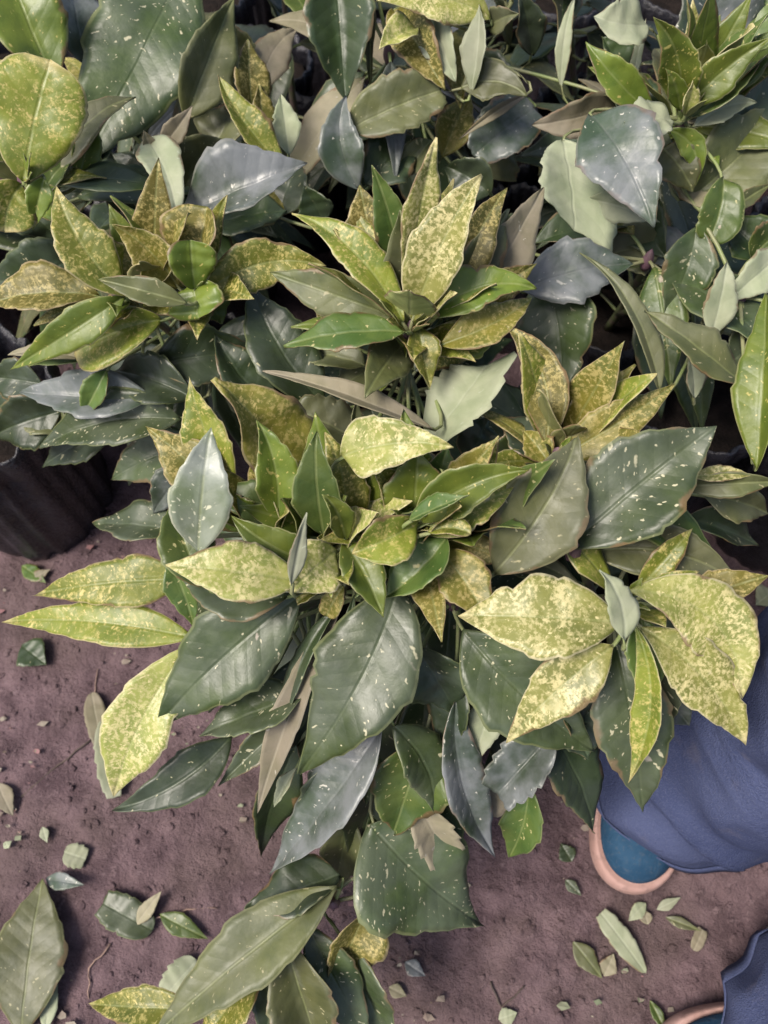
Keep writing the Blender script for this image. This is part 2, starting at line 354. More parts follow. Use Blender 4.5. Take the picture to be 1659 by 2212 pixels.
def bag(x, y, label, r=.075, h=BAG_H):
    z = gz(x, y)-.004
    e = empty('grow_bag', (x, y, z)); tag(e, label, 'grow bag', 'black plastic grow bags under the plants')
    s = len(BAGS)+1
    link('bag_wall', bag_mesh(s, r, h), e); link('potting_soil', pot_soil_mesh(s, r, h*.9), e); BAGS.append((x, y, r)); return z+h*.9

class Plant:
    def __init__(s, label, foot, shoots, bag_label, group='variegated nursery plants', bag_r=.058, bag_h=BAG_H, bag_it=True):
        x, y = foot; s.n = 0
        if bag_it: x, y = settle(x, y, bag_r)
        top = bag(x, y, bag_label, bag_r, bag_h) if bag_it else gz(x, y)
        s.root = Vector((x, y, top-.006 if bag_it else top-.003))
        s.e = empty('variegated_plant', s.root); tag(s.e, label, 'plant', group)
        s.paths = []
        fork = None
        for i, tp in enumerate(shoots):
            b0 = s.root if fork is None else fork
            mid = b0.lerp(tp, .5)+Vector((random.uniform(-.012, .012), random.uniform(-.012, .012), .01))
            pts = [b0*(1-q)**2+mid*2*q*(1-q)+tp*q*q for q in [x/8 for x in range(9)]]
            if fork is None: fork = pts[2]
            s.paths.append(pts)
            o = link('stem', tube_mesh('stem', [p-s.root for p in pts], [.0052-.0024*q/8 for q in range(9)], M_STEM), s.e)
            bud = link('bud', tube_mesh('bud', [tp-s.root+Vector((0, 0, -.012+.006*q)) for q in range(5)], [.0036, .0056, .0052, .0036, .0006], M_BARK), o)
    def near(s, p):
        best = None
        for path in s.paths:
            for a, b in zip(path, path[1:]):
                for f in (0, .5, 1.0):
                    q = a.lerp(b, f)
                    if q.z > p.z+.004: continue
                    d = (q-p).length + .6*abs(q.z-(p.z-.015))
                    if best is None or d < best[0]: best = (d, q)
        return best[1] if best else s.paths[0][-1]
    def leaf(s, bx, by, zb, tx, ty, zt, W, kind, bend=0, arch=None, roll=None, seed=None, px=True, **kw):
        s.n += 1; seed = seed if seed is not None else int(bx*7+by*13+tx*3+ty)
        rg = random.Random(seed)
        b, t = (P(bx, by, zb), P(tx, ty, zt))
        L = (t-b).length
        mid = (b+t)/2
        dx, dy = tx-bx, ty-by; dd = math.hypot(dx, dy) or 1
        if bend:   # pixels to the right of the base->tip direction
            mx, my, dep = proj(mid); mid = P(mx-dy/dd*bend*2, my+dx/dd*bend*2, mid.z)
        if arch is None: arch = rg.uniform(.06, .17)*L
        c = mid+Vector((0, 0, 1))*arch*2*.6
        if roll is None: roll = rg.uniform(-.6, .6)
        dep = (proj(b)[2]+proj(t)[2])/2
        half = W*dep/FPX/2/max(.55, math.cos(roll)*.95)
        kw['fold'] = kw.get('fold', rg.uniform(.12, .5))+.16; kw.setdefault('k', rg.uniform(1.45, 1.85)); kw.setdefault('wave', rg.uniform(.04, .12)); kw.setdefault('curl', rg.uniform(-.1, .22))
        kw.setdefault('peak', rg.uniform(.38, .46)); kw.setdefault('twist', rg.uniform(-.3, .3))
        pt = s.near(b)
        me = leaf_mesh(b-s.root, c-s.root, t-s.root, half, kind, roll=roll, pet=pt-s.root, seed=seed, hint=(CAMP-b).normalized()*.62+Vector((0, 0, .38)), **kw)
        return link('leaf', me, s.e)
    def free_leaf(s, b, t, W, kind, arch=.02, pt=None, **kw):
        s.n += 1; seed = random.randrange(10**6)
        c = (b+t)/2+Vector((0, 0, arch))
        me = leaf_mesh(b-s.root, c-s.root, t-s.root, W, kind, roll=random.uniform(-.5, .5), pet=(pt or s.near(b))-s.root, seed=seed, res=(14, 6), hint=Vector((0, 0, 1)), fold=random.uniform(.05, .3), k=random.uniform(1.4, 1.8), wave=random.uniform(.03, .1), peak=random.uniform(.38, .5), twist=random.uniform(-.4, .4), **kw)
        return link('leaf', me, s.e)
    def crown(s, tip, n=5, size=.03):          # tiny new leaves round the bud
        for i in range(n):
            a = i*2.4+random.random(); r = Vector((math.cos(a), math.sin(a), 0))
            b = tip+r*.003; t = tip+r*size*random.uniform(.35, .7)+Vector((0, 0, size*random.uniform(.6, 1.0)))
            s.free_leaf(b, t, size*.16, random.choice('yyY'), arch=.002, pt=tip-Vector((0, 0, .006)), teeth=0)

CANOPY = [(0, 0), (1659, 0), (1659, 1190), (1600, 1290), (1560, 1420), (1380, 1600), (1270, 1770), (950, 1830), (860, 1900), (820, 2000), (700, 1900), (610, 1780), (620, 1640), (500, 1560), (420, 1560), (400, 1400), (370, 1200), (260, 1120), (180, 1010), (0, 960)]
def inside(x, y, poly=CANOPY):
    r = False; n = len(poly)
    for i in range(n):
        x1, y1 = poly[i]; x2, y2 = poly[(i+1) % n]
        if (y1 > y) != (y2 > y) and x < (x2-x1)*(y-y1)/(y2-y1)+x1: r = not r
    return r
HOLES = [(1225, 640, 1400, 880), (605, 110, 690, 260), (0, 960, 200, 1180), (1170, 480, 1300, 545), (1540, 880, 1640, 1140)]
def in_hole(x, y): return any(a <= x <= c and b <= y <= d for a, b, c, d in HOLES)
def fillers(pl, n, zlo, zhi, kinds='ggGGM', guard=True):
    made = 0; tries = 0
    while made < n and tries < n*12:
        tries += 1
        path = random.choice(pl.paths)
        zz = random.uniform(zlo, zhi); st = min(path, key=lambda q: abs(q.z-zz))
        a = random.uniform(0, math.tau); r = Vector((math.cos(a), math.sin(a), 0)); L = random.uniform(.08, .135)
        b = st+r*random.uniform(.012, .03)+Vector((0, 0, .006)); t = b+r*L+Vector((0, 0, random.uniform(-.11, .03)))
        if t.z < .02: continue
        if guard:
            ok = True
            for q in (b, (b+t)/2, t):
                x, y, d = proj(q)
                if 0 <= x <= 1659 and y <= 2212 and y > 900 and not inside(x, y): ok = False
                if in_hole(x, y): ok = False
            if not ok: continue
        pl.free_leaf(b, t, L*random.uniform(.16, .22), random.choice(kinds), arch=random.uniform(.008, .03), pt=st); made += 1
def xy(x, y, z, dx=0, dy=0):
    p = P(x, y, z); return (p.x+dx, p.y+dy)

G_ALL = 'variegated nursery plants'
# ---- the front bush, left rosette
A = Plant('bushy speckled plant with long yellow leaves fanned out over bare soil', xy(760, 1120, .38, 0, .045), [P(728, 1165, .392), P(600, 1330, .33)], 'black grow bag under the bushy speckled plant fanned over bare soil')
l = A.leaf
l(650,1065,.385, 460,818,.475, 190,'B', bend=14, peak=.42, k=1.75, roll=.3)
l(505,1060,.38, 410,813,.445, 100,'Y', bend=-12)
l(490,1095,.385, 312,922,.42, 112,'B', bend=8)
l(428,1195,.425, 456,923,.475, 128,'W', k=1.5, roll=0, fold=.1)
l(600,1130,.41, 556,908,.465, 105,'y', bend=18, k=1.4, roll=.1)
l(660,1120,.385, 438,1065,.40, 105,'M', k=1.3)
l(545,1140,.38, 470,1060,.40, 90,'y')
l(700,1160,.41, 683,933,.475, 100,'M', roll=-.2, bend=-6)
l(748,1160,.40, 703,933,.452, 95,'Y', bend=16, roll=.35)
l(738,985,.452, 979,965,.475, 128,'P', peak=.22, k=1.25, bend=-10, roll=.05, fold=.12)
l(700,1225,.42, 498,1113,.45, 86,'y', bend=-18, k=1.5)
l(655,1255,.432, 355,1220,.452, 128,'P', bend=-6, k=1.5, roll=.1, fold=.12)
l(630,1265,.447, 663,1107,.478, 34,'U', k=1.5, roll=.5)
l(728,1190,.425, 626,1281,.436, 112,'P', k=1.4, peak=.5)
l(742,1170,.422, 829,1334,.41, 100,'y', bend=-4, k=1.5)
l(700,1265,.40, 640,1302,.395, 36,'Y', rnd=True)
l(742,1265,.395, 704,1333,.375, 52,'B', rnd=True)
l(745,1165,.425, 698,1068,.465, 62,'y', bend=8)
l(445,1270,.41, 378,1075,.428, 120,'M', k=1.4, bend=-10)
l(620,1290,.405, 385,1237,.40, 130,'G', k=1.4, bend=-26)
l(362,1210,.405, 419,1366,.37, 68,'M', bend=-10)
l(400,1250,.385, 62,1285,.362, 108,'Y', peak=.3, k=1.4, bend=-4, fold=.12, roll=0)
l(420,1378,.365, -4,1343,.34, 92,'Y', peak=.36, k=1.3, bend=8, fold=.1, roll=0)
l(410,1395,.355, 243,1726,.30, 138,'P', peak=.62, k=1.6, bend=14, fold=.1, roll=0)
l(500,1590,.295, 245,1748,.275, 100,'g', bend=-30, peak=.4, k=1.4)
l(660,1500,.34, 430,1590,.315, 110,'G', k=1.2, teeth=.08)
l(650,1285,.385, 334,1573,.335, 186,'G', k=1.35, peak=.48, roll=-.1, fold=.12, bend=6)
l(862,1255,.388, 640,1676,.322, 212,'G', k=1.35, peak=.46, roll=.05, fold=.1, bend=-32)
l(740,1300,.365, 556,1757,.285, 66,'u', k=1.3, peak=.62, bend=8, roll=.2)
l(730,1310,.37, 600,1640,.305, 40,'g', k=1.2, bend=22, roll=.7)
l(640,1540,.31, 470,1700,.285, 66,'G', k=1.6)
l(765,1285,.385, 705,1520,.345, 34,'g', k=1.2, bend=-8)
l(640,1660,.29, 590,1745,.27, 30,'U')
A.crown(P(728, 1165, .40), 5, .028)
# ---- the front bush, second rosette
B = Plant('speckled plant with olive rosette crowded against the fanned yellow bush', xy(960, 1060, .38, .02, .06), [P(900, 1145, .40), P(980,1300,.34)], 'black grow bag under the olive rosette crowded against the yellow bush')
l = B.leaf
l(893,1135,.405, 902,975,.448, 150,'y', k=1.2, roll=.1)
l(930,1090,.40, 968,962,.43, 90,'M')
l(955,1090,.41, 1079,943,.455, 82,'B')
l(900,1125,.425, 1142,1016,.468, 108,'y', bend=-12, k=1.4, roll=.2)
l(885,1125,.45, 1013,1070,.478, 46,'M', roll=-.6, fold=.4)
l(915,1150,.415, 1117,1040,.44, 96,'Y', bend=14)
l(925,1150,.437, 1017,1152,.447, 44,'Y', bend=-8, rnd=True)
l(905,1128,.432, 760,1196,.438, 108,'Y', k=1.3, peak=.6, bend=-8, teeth=.03)
l(965,1160,.42, 826,1293,.40, 122,'M', k=1.4, bend=-14)
l(1068,1238,.395, 1243,946,.445, 178,'O', k=1.3, bend=22, roll=.1, fold=.12)
l(950,1185,.41, 1052,1335,.402, 112,'B', k=1.2, peak=.55)
l(965,1235,.385, 914,1319,.375, 66,'B', k=1.4)
l(1060,1120,.36, 1190,1000,.38, 120,'g')
l(1120,1200,.35, 1235,1090,.37, 130,'g')
l(1000,1360,.36, 1290,1626,.315, 185,'G', k=1.4, bend=24, peak=.45)
l(900,1400,.34, 985,1540,.30, 130,'g', k=1.3)
l(830,1560,.30, 570,1890,.21, 125,'L', k=1.5, bend=-18, peak=.45)
l(850,1570,.31, 942,1762,.255, 108,'G', k=1.3, bend=-24)
l(915,1600,.28, 850,1800,.225, 165,'M', k=1.2)
l(985,1510,.31, 1072,1852,.22, 105,'L', k=1.5, bend=34, peak=.55)
l(985,1440,.32, 960,1640,.27, 90,'g')
l(640,1610,.28, 563,1850,.17, 84,'g', bend=8, k=1.4)
l(740,1640,.27, 650,1830,.20, 100,'g')
l(1070,1490,.305, 1020,1655,.275, 76,'U', k=1.3)
l(1190,1590,.295, 1075,1715,.27, 120,'L', k=1.0, teeth=.08, cut=.85)
l(1110,1650,.255, 1010,1760,.235, 90,'u', k=1.2, cut=.85)
l(1170,1560,.285, 1284,1800,.225, 132,'g', k=1.4, bend=-14)
l(1140,1690,.235, 1100,1852,.175, 95,'M', k=1.1, bend=-10, peak=.55)
l(1225,1530,.31, 1270,1640,.29, 110,'g')
l(905,1740,.24, 965,1850,.20, 90,'u', k=1.0, cut=.75, teeth=.09)
l(800,1780,.23, 1046,1998,.165, 285,'G', k=1.9, peak=.36, bend=16, fold=.12, roll=-.05, wave=.08, bites=0)
l(800,1760,.225, 830,1950,.18, 60,'G')
B.crown(P(898, 1140, .412), 5, .028)
# shaded leaves hanging in the depth under the front rosettes
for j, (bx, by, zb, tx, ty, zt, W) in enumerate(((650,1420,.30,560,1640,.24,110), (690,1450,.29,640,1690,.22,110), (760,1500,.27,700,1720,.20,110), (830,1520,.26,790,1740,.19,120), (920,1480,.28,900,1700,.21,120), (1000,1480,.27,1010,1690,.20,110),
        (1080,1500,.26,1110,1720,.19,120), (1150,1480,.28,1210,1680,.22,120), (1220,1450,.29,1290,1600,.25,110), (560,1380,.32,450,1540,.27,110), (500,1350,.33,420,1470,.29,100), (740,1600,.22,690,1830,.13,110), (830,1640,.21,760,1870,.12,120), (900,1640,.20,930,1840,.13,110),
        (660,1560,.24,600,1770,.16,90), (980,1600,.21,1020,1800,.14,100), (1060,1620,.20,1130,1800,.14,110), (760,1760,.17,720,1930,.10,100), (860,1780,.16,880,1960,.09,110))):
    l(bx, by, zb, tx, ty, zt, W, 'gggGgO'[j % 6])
# ---- front right rosette
C = Plant('bright yellow speckled rosette leaning out beside the blue trouser leg', xy(1330, 1170, .36, .0, .05), [P(1352, 1300, .415), P(1240, 1190, .40)], 'black grow bag under the yellow rosette beside the trouser leg')
l = C.leaf
l(1345,1345,.43, 988,1330,.418, 172,'P', bend=-4, k=1.25, peak=.5, roll=.05, fold=.1)
l(1350,1385,.452, 1298,1228,.466, 66,'U', k=1.2, bend=14, fold=.05)
l(1325,1395,.422, 1092,1607,.378, 122,'P', k=1.35, bend=10, fold=.1, roll=-.1)
l(1330,1385,.392, 1390,1757,.322, 156,'G', k=1.4, bend=2, peak=.47, fold=.1)
l(1372,1350,.43, 1352,1692,.365, 62,'Y', k=1.7, bend=-38, peak=.62, roll=.55)
l(1362,1275,.432, 1604,1508,.40, 150,'P', k=1.1, bend=-64, peak=.55, fold=.05, roll=0)
l(1385,1355,.42, 1613,1612,.378, 130,'P', k=1.35, bend=-16, peak=.5, fold=.12)
l(1382,1330,.412, 1402,1525,.385, 90,'M', k=1.3)
l(1400,1400,.39, 1450,1560,.35, 100,'G', k=1.3)
l(1400,1470,.36, 1490,1570,.33, 90,'L', k=1.3)
l(1480,1300,.40, 1662,1243,.418, 88,'B', k=1.4)
l(1262,1195,.375, 1600,1262,.385, 124,'O', bend=-26, k=1.3, fold=.2, roll=.15)
l(1225,1185,.405, 1546,921,.455, 205,'G', k=1.25, peak=.47, fold=.12, roll=0, bend=-4)
l(1480,1120,.34, 1640,1180,.30, 90,'g')
l(1210,1500,.33, 1262,1560,.31, 130,'G')
C.crown(P(1352, 1300, .42), 3, .02)
# ---- gold plant behind it
D = Plant('golden brown leaved plant behind the big dark spotted leaf', xy(1250, 870, .33, 0, .05), [P(1200, 985, .40)], 'black grow bag holding the golden brown plant and dry straw')
l = D.leaf
l(1180,965,.405, 1092,702,.44, 92,'B', bend=34, k=1.3, fold=.1)
l(1235,960,.39, 1281,808,.42, 82,'B', k=1.3)
l(1195,995,.405, 1461,828,.44, 98,'B', bend=10, k=1.4)
l(1185,1000,.40, 1130,930,.40, 70,'B')
l(1150,960,.36, 1030,1010,.36, 100,'G')
l(1190,1000,.38, 1080,905,.37, 110,'g')
l(1495,1030,.40, 1626,1026,.405, 40,'P', k=1.4)
l(1470,1050,.385, 1690,1040,.40, 56,'O', bend=6)
l(1520,1070,.36, 1660,1110,.34, 100,'O', k=1.3)
l(1215,1050,.36, 1250,1150,.34, 120,'g')
D.crown(P(1200, 985, .405), 3, .02)
# ---- middle rosette
E = Plant('upright plant with slim pale leaves radiating from a purple bud', xy(890, 640, .36, 0, .03), [P(886, 715, .425)], 'black grow bag under the slim pale leaved plant')
l = E.leaf
l(890,695,.44, 1041,378,.52, 122,'P', k=1.25, bend=-6, roll=-.15, fold=.22)
l(882,660,.43, 949,300,.53, 74,'P', k=1.5, bend=-10, peak=.55)
l(872,615,.43, 803,357,.51, 88,'M', k=1.4, bend=6)
l(870,695,.44, 630,461,.472, 92,'Y', k=1.5, bend=18, roll=.3, peak=.42)
l(815,590,.41, 776,400,.46, 118,'B', k=1.35)
l(868,690,.432, 582,588,.442, 92,'O', k=1.3, bend=-6, peak=.5)
l(874,716,.442, 611,746,.432, 88,'M', k=1.3, peak=.5, fold=.1)
l(905,705,.43, 931,837,.41, 74,'Y', bend=4, k=1.4)
l(925,690,.442, 1161,622,.458, 100,'y', k=1.35, bend=-22, roll=-.1)
l(1040,650,.42, 1160,570,.44, 66,'B')
l(950,745,.425, 1150,640,.435, 92,'B', bend=22, k=1.3)
l(955,690,.41, 1097,403,.465, 100,'B', k=1.4, bend=-6)
l(960,700,.41, 1106,450,.45, 90,'O', k=1.4)
l(1010,700,.39, 1178,402,.445, 96,'u', k=1.5, bend=6)
l(902,630,.42, 946,423,.48, 66,'y', bend=-10)
l(885,725,.41, 813,853,.37, 92,'y', k=1.4)
l(925,715,.412, 1010,780,.39, 120,'Y', k=1.2)
l(760,740,.39, 680,660,.40, 80,'B')
l(960,760,.40, 1090,700,.41, 90,'y')
l(700,875,.36, 546,611,.405, 145,'g', bend=-26, k=1.3, roll=.2)
l(790,790,.38, 640,760,.37, 100,'O')
l(830,780,.37, 720,850,.35, 110,'O')
l(935,928,.40, 562,793,.418, 50,'u', bend=-12, k=1.3, roll=.4)
l(925,955,.375, 1052,782,.402, 122,'U', k=.9, peak=.55, cut=.86, slant=.4, bend=8, teeth=.09, fold=.05)
l(770,950,.36, 640,885,.38, 105,'O', k=1.0, cut=.88, teeth=.09)
l(765,960,.37, 768,866,.40, 40,'O', roll=.6)
l(880,930,.35, 800,880,.36, 70,'G')
l(1010,1000,.34, 1060,900,.35, 110,'g')
E.crown(P(886, 712, .43), 6, .032)
# ---- left rosette
F = Plant('plant with round and lance leaves speckled gold, beside the drooping dark foliage', xy(330, 640, .33, .02, .05), [P(255, 640, .405), P(425, 625, .42)], 'black grow bag under the round leaved gold speckled plant', bag_r=.065)
l = F.leaf
l(275,640,.42, 121,403,.472, 112,'Y', bend=-24, k=1.35, roll=.1)
l(385,620,.41, 242,484,.46, 96,'B', bend=10, k=1.3)
l(425,620,.41, 448,446,.455, 122,'B', rnd=True)
l(420,625,.432, 412,518,.465, 100,'y', rnd=True)
l(418,605,.432, 428,688,.425, 116,'y', rnd=True, bend=0)
l(440,635,.42, 705,575,.422, 104,'Y', bend=-26, k=1.3)
l(405,655,.437, 212,603,.448, 60,'O', k=1.3, bend=-6)
l(215,640,.40, -20,655,.398, 118,'B', k=1.0, peak=.55)
l(270,640,.42, 24,798,.375, 82,'y', bend=-22, k=1.4)
l(350,690,.39, 158,765,.372, 122,'Y', rnd=True, bend=0)
l(300,660,.40, 230,710,.39, 80,'B')
l(180,545,.37, -30,610,.35, 130,'g', bend=-30, k=1.3)
l(445,640,.40, 480,700,.38, 80,'M')
l(230,800,.36, 174,907,.33, 58,'M', bend=-6)
l(330,860,.34, 45,848,.325, 120,'L', k=1.3, bend=-10, teeth=.08)
l(390,905,.33, 82,968,.30, 128,'G', k=1.3, bend=10)
l(330,790,.35, 570,765,.335, 130,'g', k=1.3)
l(420,860,.34, 240,800,.33, 120,'g')
l(430,950,.30, 240,1035,.265, 120,'G', k=1.2)
l(410,1010,.30, 330,1110,.27, 90,'L')
l(600,890,.345, 468,718,.39, 120,'g', bend=-20, k=1.4)
l(180,775,.365, 16,767,.36, 48,'u')
l(230,760,.36, 60,790,.35, 60,'M')
l(390,1150,.27, 204,1135,.24, 96,'G', k=1.2)
l(120,860,.30, -20,880,.28, 90,'g')
l(150,930,.29, 60,880,.28, 100,'O')
l(130,890,.30, -30,950,.28, 110,'g')
l(90,830,.31, -30,815,.30, 90,'g')
l(250,930,.27, 90,1010,.24, 90,'g')
F.crown(P(425, 622, .425), 3, .02)
# ---- top left plant
H = Plant('plant with big rounded yellow leaf above a purple bud', xy(60, 330, .34, 0, .05), [P(52, 392, .43)], 'black grow bag under the rounded yellow leaved plant')
l = H.leaf
l(50,392,.44, 108,128,.50, 190,'Y', rnd=True, fold=.1, bend=0, roll=0)
l(48,398,.435, 10,502,.418, 108,'Y', rnd=True, bend=6)
l(95,385,.44, 70,500,.41, 56,'y', bend=-4)
l(120,185,.43, 10,-90,.49, 160,'y', k=1.2, bend=-4, roll=.1)
l(40,210,.42, -40,140,.44, 100,'Y')
l(170,390,.40, 215,260,.42, 60,'y')
l(80,440,.40, 170,330,.41, 60,'M')
l(30,430,.37, 130,520,.34, 110,'g')
l(200,420,.36, 90,430,.35, 110,'g')
H.crown(P(52, 390, .44), 4, .025)
# ---- dark plant behind it
I = Plant('plant with huge dark green leaf dotted cream, near the torn grey leaf', xy(330, 300, .30, .03, .05), [P(330, 330, .36), P(450, 120, .38)], 'black grow bag under the huge dark dotted leaf')
l = I.leaf
l(400,-90,.455, 172,358,.385, 228,'G', k=1.2, peak=.5, bend=-24, fold=.1, roll=.1)
l(185,140,.42, 150,-60,.46, 120,'L', k=1.2)
l(400,260,.40, 503,-4,.455, 112,'O', k=1.4, bend=8)
l(418,60,.38, 285,330,.35, 80,'g', bend=-10)
l(615,360,.40, 471,160,.448, 76,'Y', bend=-18, k=1.4)
l(545,270,.385, 536,83,.43, 78,'B', k=1.4)
l(570,290,.38, 560,180,.41, 50,'B')
l(318,300,.415, 389,494,.425, 100,'U', peak=.32, k=1.4, bend=-12)
l(345,325,.405, 416,227,.43, 50,'u', bend=6)
l(330,330,.41, 310,282,.43, 30,'u')
l(388,470,.40, 664,352,.435, 155,'L', k=1.35, peak=.5, bend=14, fold=.42, roll=-.25)
l(440,490,.345, 620,455,.34, 140,'g', k=1.2)
l(400,400,.365, 480,300,.39, 130,'O', k=1.3)
l(460,330,.37, 520,230,.39, 110,'O', k=1.3)
l(625,335,.385, 607,203,.42, 62,'U', k=1.3)
l(560,210,.35, 645,60,.36, 86,'u', k=1.2, bend=-14, curl=.4)
l(520,170,.35, 470,40,.39, 100,'O')
l(300,440,.33, 240,330,.35, 120,'g')
l(600,470,.32, 650,350,.34, 110,'g')
l(700,480,.34, 655,400,.37, 70,'g')
l(250,480,.32, 330,420,.33, 120,'g')
# ---- top centre plant
J = Plant('plant with long folded dark leaf beside pale yellow crumpled leaves', xy(850, 120, .33, 0, .06), [P(840, 110, .40), P(960, 40, .43)], 'black grow bag under the folded dark leaf and crumpled yellow leaves')
l = J.leaf
l(722,-80,.455, 747,218,.385, 160,'g', k=1.0, peak=.5, fold=.5, roll=0)
l(805,-30,.44, 798,192,.38, 30,'O', k=1.0)
l(1060,40,.455, 812,5,.47, 112,'P', k=1.2, bend=14)
l(850,20,.44, 962,196,.415, 98,'B', k=1.1, bend=8)
l(900,60,.445, 818,105,.45, 70,'P')
l(935,40,.445, 985,178,.42, 74,'U', k=1.1, bend=6)
l(1010,50,.42, 992,235,.39, 80,'B', k=1.1)
l(1018,200,.415, 1034,8,.465, 54,'U', k=1.4, bend=6)
l(995,190,.415, 1138,205,.425, 82,'O', k=1.1, bend=-12)
l(760,278,.39, 955,195,.41, 120,'O', k=1.1, cut=.9, teeth=.08, bend=0)
l(775,408,.355, 748,205,.41, 102,'L', bend=-26, k=1.3)
l(790,400,.35, 905,300,.36, 118,'g', k=1.2)
l(880,380,.345, 935,300,.37, 70,'O')
l(955,340,.345, 1015,205,.37, 90,'B', k=1.2)
l(1140,203,.405, 992,302,.375, 22,'u', k=1.0)
l(1155,235,.37, 1025,335,.36, 115,'L', k=1.1, cut=.9)
l(1340,225,.395, 1148,272,.395, 74,'u', k=1.1, bend=-14)
l(1050,60,.44, 1120,30,.47, 50,'O')
l(1090,260,.34, 1000,110,.36, 120,'g')
l(900,240,.34, 960,120,.36, 100,'B')
l(1060,420,.33, 960,360,.34, 100,'g')
l(1040,380,.32, 1110,300,.33, 110,'O')
l(1150,120,.36, 1120,-20,.42, 70,'g')
l(1100,100,.37, 1060,-20,.44, 40,'O')
J.crown(P(1100, 0, .45), 3, .03)
# ---- top right plant
K = Plant('fresh green rosette standing above a grey lilac dusty leaf with painted sheen', xy(1470, 190, .33, 0, .05), [P(1475, 255, .435)], 'black grow bag under the fresh green rosette')
l = K.leaf
l(1275,248,.45, 1413,491,.432, 172,'L', k=1.35, peak=.42, fold=.15, roll=.1)
l(1215,303,.415, 1245,495,.40, 150,'U', k=.9, peak=.7, cut=.88, fold=.05, slant=-.5)
l(1270,430,.405, 1425,480,.40, 60,'U')
l(1450,320,.41, 1355,345,.40, 86,'U')
l(1430,320,.415, 1498,415,.395, 96,'O', k=1.2)
l(1445,280,.432, 1503,402,.40, 52,'y', bend=-22)
l(1455,262,.452, 1348,266,.462, 96,'U', k=1.1, peak=.5, curl=.25)
l(1468,235,.45, 1416,42,.52, 88,'y', bend=18, k=1.3)
l(1405,245,.43, 1265,88,.475, 80,'y', bend=-22, k=1.4)
l(1470,240,.45, 1440,150,.49, 40,'y')
l(1480,235,.45, 1664,82,.50, 78,'y', bend=-6, roll=.4, fold=.35)
l(1488,255,.442, 1645,128,.47, 66,'M', bend=10)
l(1500,272,.435, 1635,222,.445, 54,'U', bend=-10, k=1.3)
l(1480,250,.45, 1500,170,.48, 36,'P')
l(1400,55,.44, 1282,35,.455, 104,'U', k=1.1, bend=-16)
l(1560,170,.41, 1490,-80,.47, 195,'L', k=1.2)
l(1212,192,.385, 1243,-10,.44, 32,'U', bend=-10, k=1.0)
l(1360,195,.39, 1395,40,.43, 22,'U', k=1.0)
l(1490,430,.375, 1690,240,.41, 170,'O', k=1.2, bend=14)
l(1562,385,.415, 1530,526,.388, 98,'M', rnd=True, bend=-6)
l(1570,460,.39, 1665,398,.40, 36,'O')
l(1600,130,.42, 1665,-50,.46, 100,'M', k=1.2)
l(1580,330,.40, 1660,160,.43, 100,'g')
l(1420,260,.40, 1300,200,.41, 110,'g')
l(1340,180,.37, 1300,80,.40, 70,'g')
K.crown(P(1475, 250, .445), 4, .03)
# ---- right plant
N = Plant('dark plant with torn lilac leaf over a black bag of straw', xy(1300, 600, .28, .05, .06), [P(1400, 560, .35), P(1600, 640, .38)], 'crumpled black grow bag with straw spilling from its mouth')
l = N.leaf
l(1150,530,.345, 1410,485,.335, 86,'g', k=1.1)
l(1125,625,.375, 1368,569,.385, 140,'L', k=1.3, bend=-4, teeth=.08)
l(1165,590,.365, 1205,865,.315, 160,'G', k=1.2, bend=-20)
l(1505,490,.395, 1435,695,.335, 112,'G', k=1.2, bend=-8)
l(1430,530,.34, 1285,560,.33, 110,'O', k=1.2)
l(1536,732,.385, 1574,561,.42, 68,'U', k=1.3)
l(1690,550,.40, 1568,655,.385, 86,'U', k=1.2)
l(1425,845,.36, 1254,540,.405, 52,'O', bend=20, k=1.3, roll=.5, peak=.3)
l(1612,835,.38, 1393,667,.405, 88,'O', bend=-16, k=1.3)
l(1635,1015,.40, 1652,630,.44, 84,'y', bend=-8, k=1.4)
l(1570,790,.35, 1680,700,.36, 110,'G')
l(1500,860,.33, 1490,770,.35, 44,'U')
l(1650,560,.37, 1560,470,.38, 110,'g')
l(1620,560,.38, 1700,480,.40, 100,'M')
l(1060,560,.35, 1140,470,.36, 90,'g')
l(1340,450,.34, 1440,560,.34, 120,'g')
# ---- low plant at the bottom
Q = Plant('low trailing plant with long olive leaf lying close to the soil', xy(640, 1990, .06, 0, .02), [P(640, 2040, .15), P(720, 1950, .17)], '', bag_it=False)
l = Q.leaf
l(735,1890,.185, 530,1965,.165, 118,'g', k=1.2)
l(728,1915,.195, 320,2245,.16, 150,'O', k=.95, peak=.42, bend=6, fold=.3, roll=.15)
l(425,2180,.13, 191,2168,.10, 84,'Y', k=1.3)
l(560,2090,.14, 430,2260,.12, 120,'Y', k=1.2)
l(595,2070,.14, 575,2260,.12, 76,'G')
l(615,2030,.16, 700,2290,.11, 150,'O', k=1.2, peak=.5)
l(665,2000,.155, 800,2260,.10, 105,'G', k=1.3)
l(745,2040,.14, 850,2270,.08, 120,'G', k=1.2)
l(800,1950,.16, 715,2130,.12, 110,'B', k=1.2)
l(780,1900,.17, 830,1990,.15, 60,'Y')

